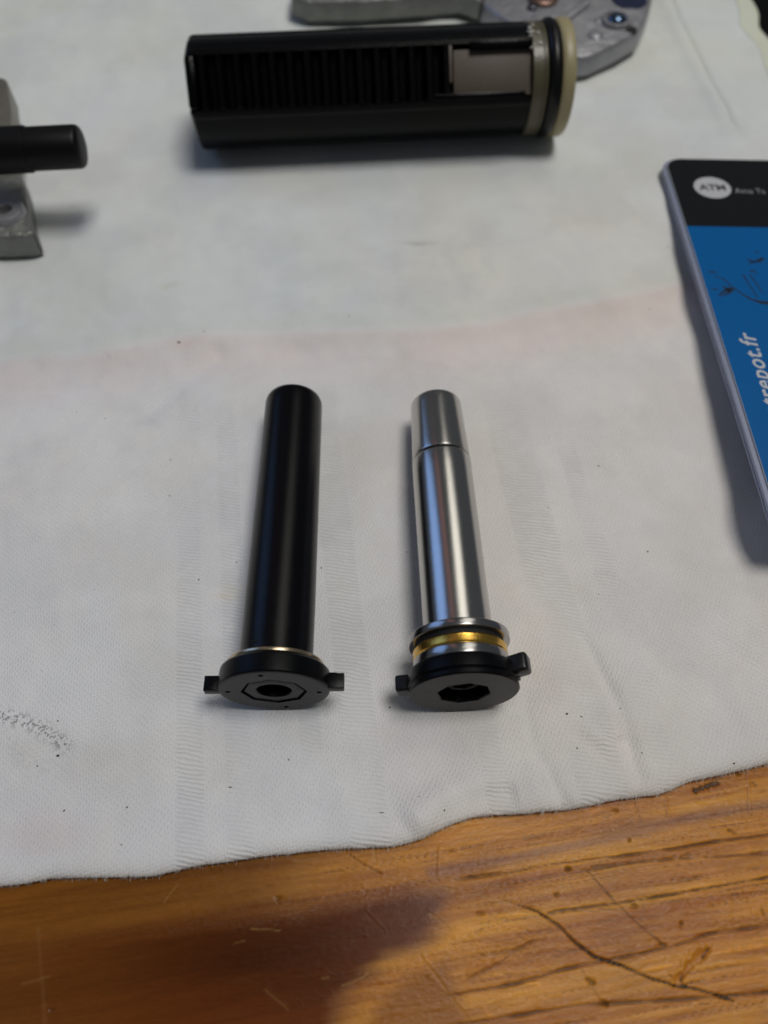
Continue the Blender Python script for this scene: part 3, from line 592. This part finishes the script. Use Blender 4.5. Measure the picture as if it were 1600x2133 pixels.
# ================================================================== gearbox half behind the piston
def at_z(z, *pts): return [(x, y) for (x, y) in pts]
g = empty('gearbox_shell', (52, 190, 0)); tag(g, 'grey cast metal gearbox half with blue glinting screw, behind the piston head', 'gearbox half', 'cast gearbox halves')
OX, OY = 52, 190
def loc(poly): return [(x - OX, y - OY) for x, y in poly]
outl = [(22.27, 224.22), (21.69, 186.02), (25.08, 180.44), (29.48, 175.8), (34.94, 167.8), (41.15, 164.03), (44.29, 164.74), (50.64, 169.63), (56.07, 174.28), (58.63, 180.05), (61.32, 188.05), (70.13, 219.29)]
obj('shell_plate', *prism(loc(outl), 1.0, 5.6, .9, .03, 3), M_zinc, g)
arm = [(-21.23, 196.44), (-21.14, 187.65), (-17.31, 185.21), (-4.33, 185.61), (10.9, 187.65), (17.48, 188.47), (21.67, 185.61), (24.43, 194.31), (23.04, 207.51)]
a_ = obj('shell_arm', *prism(loc(arm), 1.5, 6.2, .7, 0, 3), M_zincg, g); a_['label'] = 'greenish grey arm of the casting'
def put(V, x, y, z): return [(a + x, b + y, c + z) for a, b, c in V]
def zl(prof, n=64, **k): return lathe(prof, n, 'Z', **k)
cx, cy = (50.88, 177.73); V, F = zl([(-.5, 3.4), (.6, 3.3), (1.1, 3.0), (1.15, 2.5), (.5, 2.2), (.3, 1.9), (.3, .3)]); obj('screw_boss', put(V, cx - OX, cy - OY, 5.4), F, M_zinc, g)
V, F = zl([(.2, 2.1), (.9, 2.0), (1.5, 1.5), (1.75, .8), (1.8, .2)]); obj('screw_head', put(V, cx - OX + .2, cy - OY, 5.4), F, M_screw, g)
cx, cy = (53.9, 185.63); V, F = zl([(.25, 4.0), (.32, 3.9), (.32, .2)]); obj('recess_shade_disc', put(V, cx - OX + 1.5, cy - OY + 1.2, 5.4), F, simple('dark_blue_recess_shade', (.012, .018, .05), rough=.3), g)  # no hollow: flat disc coloured with the shade of a recess
cx, cy = (35.88, 186.44); V, F = zl([(-.3, 3.6), (.9, 3.5), (1.2, 3.1), (1.2, 1.8), (.4, 1.6), (.4, .2)]); obj('bushing', put(V, cx - OX, cy - OY + .8, 5.4), F, simple('copper_bush', (.22, .14, .11), rough=.4, metal=.9, bump=.05), g)
cx, cy = (53.78, 175.04); V, F = zl([(-1, 1.5), (.15, 1.4), (.22, .9), (.2, .2)]); obj('dowel_hole_shade', put(V, cx - OX, cy - OY - .2, 5.45), F, M_hole, g)  # solid black plug, the shade of a hole put into its colour
cx, cy = (45.76, 172.6); V, F = zl([(-1, 1.9), (.4, 1.7), (.75, 1.2), (.8, .3)]); obj('casting_pip', put(V, cx - OX, cy - OY, 5.4), F, M_zinc, g)
cx, cy = (47.66, 178.69); V, F = zl([(-1, 1.6), (.3, 1.4), (.5, .9), (.55, .3)]); obj('casting_pip', put(V, cx - OX, cy - OY, 5.4), F, M_zinc, g)
cx, cy = (33.07, 183.42); V, F = zl([(-1, 1.2), (.8, 1.1), (1.0, .8), (1.0, .2)]); obj('locating_pin', put(V, cx - OX, cy - OY, 5.4), F, simple('dull_pin', (.08, .08, .10), rough=.3, metal=.8), g)
rb = [(36.53, 174.67), (39.28, 175.81), (46.14, 184.02), (48.34, 192.22), (46.69, 192.22), (43.51, 184.42)]
obj('rib', *prism(loc(rb), 4.8, 6.6, .35, .05), M_zinc, g)

# ================================================================== gearbox half at the left edge, with its black shaft
g = empty('gearbox_shell', (-72, 118, 0)); tag(g, 'grey cast metal gearbox half with screw eye under the shaft, left edge', 'gearbox half', 'cast gearbox halves')
OX, OY = -72, 118
lo = [(-90.25, 128.6), (-70.29, 128.17), (-68.36, 127.61), (-66.39, 123.07), (-64.47, 117.1), (-63.53, 114.52), (-61.87, 111.0), (-61.76, 110.13), (-63.22, 109.52), (-67.37, 109.27), (-83.98, 108.54)]
o = obj('shell_plate', *prism(loc(lo), .4, 5.5, .8, 0, 3), M_zincg, g)
up = [(-93.63, 147.19), (-74.55, 148.79), (-73.6, 147.99), (-72.16, 143.26), (-70.77, 139.43), (-69.53, 133.94), (-68.65, 128.51), (-87.35, 127.11)]
obj('shell_wall', *prism(loc(up), 4.5, 10.5, .6, 0, 3), simple('warm_cast_zinc', (.24, .225, .19), rough=.4, metal=.6, bump=.1, bscale=1.2, cvar=.2), g)
cx, cy = (-67.54, 114.94); V, F = zl([(-1, 3.4), (.9, 3.3), (1.25, 3.05), (1.35, 2.7), (1.35, 1.5), (1.1, 1.3), (-.6, 1.2), (-.6, .2)]); obj('screw_eye', put(V, cx - OX, cy - OY, 5.4), F, simple('light_cast_zinc', (.38, .38, .40), rough=.36, metal=.6, bump=.06, cvar=.12), g)
p0, p1 = Vector((*(-78.44, 118.05), 15.2)), Vector((*(-51.75, 120.26), 15.2)); dv = p1 - p0
g = empty('motor_shaft', tuple(p0), (0, 0, math.degrees(math.atan2(dv.y, dv.x)))); g.name = 'black_shaft'
tag(g, 'stepped matt black shaft resting across the left gearbox half', 'shaft')
Ls = dv.length
M_shaft = simple('matt_black_steel', (.004, .004, .004), rough=.42, bump=.01, bscale=6, spec=.2)
obj('thick_section', *lathe([(0, 1), (0, 3.75), (Ls - 9.2, 3.75), (Ls - 9.0, 3.6), (Ls - 9.0, 3.2)], 96, 'X'), M_shaft, g)
obj('thin_end', *lathe([(Ls - 9.1, 2), (Ls - 9.1, 3.5), (Ls - .9, 3.5), (Ls - .5, 3.4), (Ls - .15, 3.1), (Ls, 2.6), (Ls, .5)], 96, 'X'), M_shaft, g)
obj('set_screw', *lathe([(0, .4), (0, .95), (2.2, .95), (2.2, .5)][::-1], 32, 'Z'), M_shaft, g).location = ((Ls - 16.8) * S, -2.6 * S, -5.2 * S)

# ================================================================== card packaging on the right
c0 = Vector((54.97, 135.11, 2.4)); ex = Vector((0.99969, -0.02463, -0.00215)); ey = Vector((0.02442, 0.99719, -0.07085)); ez = ex.cross(ey)
g = bpy.data.objects.new('product_card', None); COL.objects.link(g)
g.matrix_world = Matrix(((ex.x, ey.x, ez.x, c0.x * S), (ex.y, ey.y, ez.y, c0.y * S), (ex.z, ey.z, ez.z, c0.z * S), (0, 0, 0, 1)))
tag(g, 'blue and black printed shop card in clear plastic at the right edge, lettered ATM', 'card')
def rrect(x0, y0, x1, y1, r, n=8, corners=(1, 1, 1, 1)):
    P_ = []
    for (cx, cy, a0, on) in ((x1 - r, y1 - r, 0, corners[0]), (x0 + r, y1 - r, 90, corners[1]), (x0 + r, y0 + r, 180, corners[2]), (x1 - r, y0 + r, 270, corners[3])):
        if on:
            for i in range(n + 1): a = math.radians(a0 + 90 * i / n); P_.append((cx + r * math.cos(a), cy + r * math.sin(a)))
        else: P_.append((cx + r * (1 if a0 in (0, 270) else -1), cy + r * (1 if a0 in (0, 90) else -1)))
    return P_
CW, CH = 54.0, 88.0
M_clear = simple('clear_plastic', (.62, .68, .88), rough=.16, trans=.60, spec=.5, bump=.02, bscale=.3)
M_clear.node_tree.nodes['Principled BSDF'].inputs['IOR'].default_value = 1.46
M_white = simple('white_card', (.6, .6, .6), rough=.5)
M_cblk = simple('printed_black', (.005, .006, .008), rough=.30, coat=.0, spec=.3, bump=.01, bscale=.4)
M_cblue = simple('printed_blue', (.0, .105, .33), rough=.30, spec=.22, bump=.01, bscale=.4)
M_ink = simple('printed_navy_ink', (.004, .010, .028), rough=.4)
M_wink = simple('printed_white', (.52, .53, .55), rough=.4); M_gink = simple('printed_grey', (.30, .30, .32), rough=.4)
def flat(name, poly, z0, z1, mat, parent=g, bev=0): return obj(name, *prism(poly, z0, z1, bev), mat, parent)
ins = .75
flat('clear_sheet', rrect(-ins, -CH, CW, .55, 3.6), -.95, -.35, M_clear, bev=.12)
flat('clear_sheet', rrect(-ins - .1, -CH, CW, .35, 3.6), -1.45, -1.05, M_clear, bev=.12)
flat('card_board', rrect(0, -CH, CW, 0, 3.2), -.30, 0.0, M_white)
HB = -21.39
top = [p for p in rrect(0.04, HB, CW - .04, -.04, 3.2, corners=(1, 1, 0, 0))]
flat('black_header', top, 0.004, .03, M_cblk)
flat('blue_panel', [(.04, -CH + .04), (CW - .04, -CH + .04), (CW - .04, HB - .004), (.04, HB - .004)], .004, .03, M_cblue)
lx, ly = (7.24, -9.47)
flat('logo_disc', [(lx + 3.35 * math.cos(a) * 1.03, ly + 3.35 * math.sin(a)) for a in np.linspace(0, 2 * math.pi, 64, endpoint=False)], .034, .045, M_wink)
def text(name, s, x, y, z, size, mat, rot=0.0, sx=1.0, shear=0.0, align='CENTER', bold=0.0, parent=g, space=1.0):
    cu = bpy.data.curves.new(name, 'FONT'); cu.body = s; cu.space_character = space; cu.size = size; cu.align_x = align; cu.align_y = 'CENTER'; cu.shear = shear; cu.offset = bold; cu.extrude = .004; cu.resolution_u = 4
    t = bpy.data.objects.new(name, cu); COL.objects.link(t); bpy.context.view_layer.update()
    me = bpy.data.meshes.new_from_object(t.evaluated_get(bpy.context.evaluated_depsgraph_get())); bpy.data.objects.remove(t)
    co = np.empty(len(me.vertices) * 3); me.vertices.foreach_get('co', co); co = co.reshape(-1, 3); co[:, 0] *= sx
    c, s_ = math.cos(rot), math.sin(rot); q = co.copy(); q[:, 0] = co[:, 0] * c - co[:, 1] * s_ + x; q[:, 1] = co[:, 0] * s_ + co[:, 1] * c + y; q[:, 2] += z
    me.vertices.foreach_set('co', (q * S).ravel()); me.update(); me.materials.clear(); me.materials.append(mat)
    o = bpy.data.objects.new(name, me); COL.objects.link(o); o.parent = parent; return o
text('logo_lettering', 'ATM', lx + .05, ly - .05, .052, 2.55, simple('printed_dark_grey', (.06, .06, .065), rough=.5), sx=.95, bold=.10)
tx, ty = (11.26, -10.41)
text('header_lettering', 'Ama Ts', tx, ty, .036, 2.25, M_gink, sx=.80, align='LEFT')
tx, ty = (4.23, -49.23)
text('web_address', 'entrepot.fr', tx, ty, .036, 3.75, M_wink, rot=math.pi / 2, sx=1.06, shear=.22, align='RIGHT', bold=.06, space=1.1)
# thorny brush-stroke print
def stroke(pts, ws):
    pts = [Vector((*p, 0)) for p in pts]; Lf, Rt = [], []
    for i, p in enumerate(pts):
        d = (pts[min(i + 1, len(pts) - 1)] - pts[max(i - 1, 0)]).normalized(); nrm = Vector((-d.y, d.x, 0))
        Lf.append(p + nrm * ws[i]); Rt.append(p - nrm * ws[i])
    V = [(p.x, p.y, .036) for p in Lf] + [(p.x, p.y, .036) for p in Rt]; k = len(pts)
    return V, [(i, i + 1, k + i + 1, k + i) for i in range(k - 1)]
st = [([(2.09, -35.03), (3.35, -35.61), (4.5, -37.67), (5.69, -39.44), (6.95, -40.83), (8.37, -41.5), (11.03, -41.89)], [.1, .12, .12, .14, .2, .35, .45]),
      ([(7.09, -34.51), (7.48, -36.97), (7.92, -39.14), (8.2, -40.56)], [.15, .1, .1, .08]), ([(8.24, -34.47), (8.76, -36.69), (9.3, -39.34)], [.12, .12, .05]),
      ([(1.16, -34.06), (2.01, -33.9), (2.69, -34.14)], [.05, .22, .08]), ([(0.76, -38.62), (1.53, -38.36), (2.05, -38.58)], [.06, .2, .06]), ([(1.65, -40.04), (3.04, -38.8), (4.04, -38.29), (4.65, -38.75)], [.08, .25, .55, .1]),
      ([(1.92, -40.27), (3.28, -39.51), (4.66, -38.02)], [.05, .2, .15]), ([(2.91, -37.59), (3.47, -38.3), (4.0, -39.49)], [.1, .3, .1]),
      ([(8.73, -30.39), (9.54, -31.14), (10.44, -30.86), (11.63, -30.05)], [.1, .3, .25, .35]), ([(8.75, -31.68), (9.74, -31.01), (11.21, -31.09)], [.1, .2, .1]), ([(8.43, -33.72), (9.18, -33.32), (9.45, -34.19)], [.12, .2, .1]), ([(10.53, -28.78), (10.97, -28.37), (11.36, -28.49)], [.05, .15, .06])]
obj('thorn_print', *join(*[stroke(*s_) for s_ in st]), M_ink, g, smooth=False)
# clear blister below carries the tilt
bl = [(8, -CH + 3), (CW - 4, -CH + 3), (CW - 4, -6), (8, -6)]
Vb = [(x, y, -2.0) for x, y in bl] + [(bl[0][0] + 2, bl[0][1] + 2, -8.02), (bl[1][0] - 2, bl[1][1] + 2, -8.02), (bl[2][0] - 2, bl[2][1] - 2, -2.62), (bl[3][0] + 2, bl[3][1] - 2, -2.62)]
obj('blister_tray', Vb, [(0, 1, 2, 3), (4, 5, 6, 7), (0, 1, 5, 4), (1, 2, 6, 5), (2, 3, 7, 6), (3, 0, 4, 7)], M_clear, g, smooth=False)
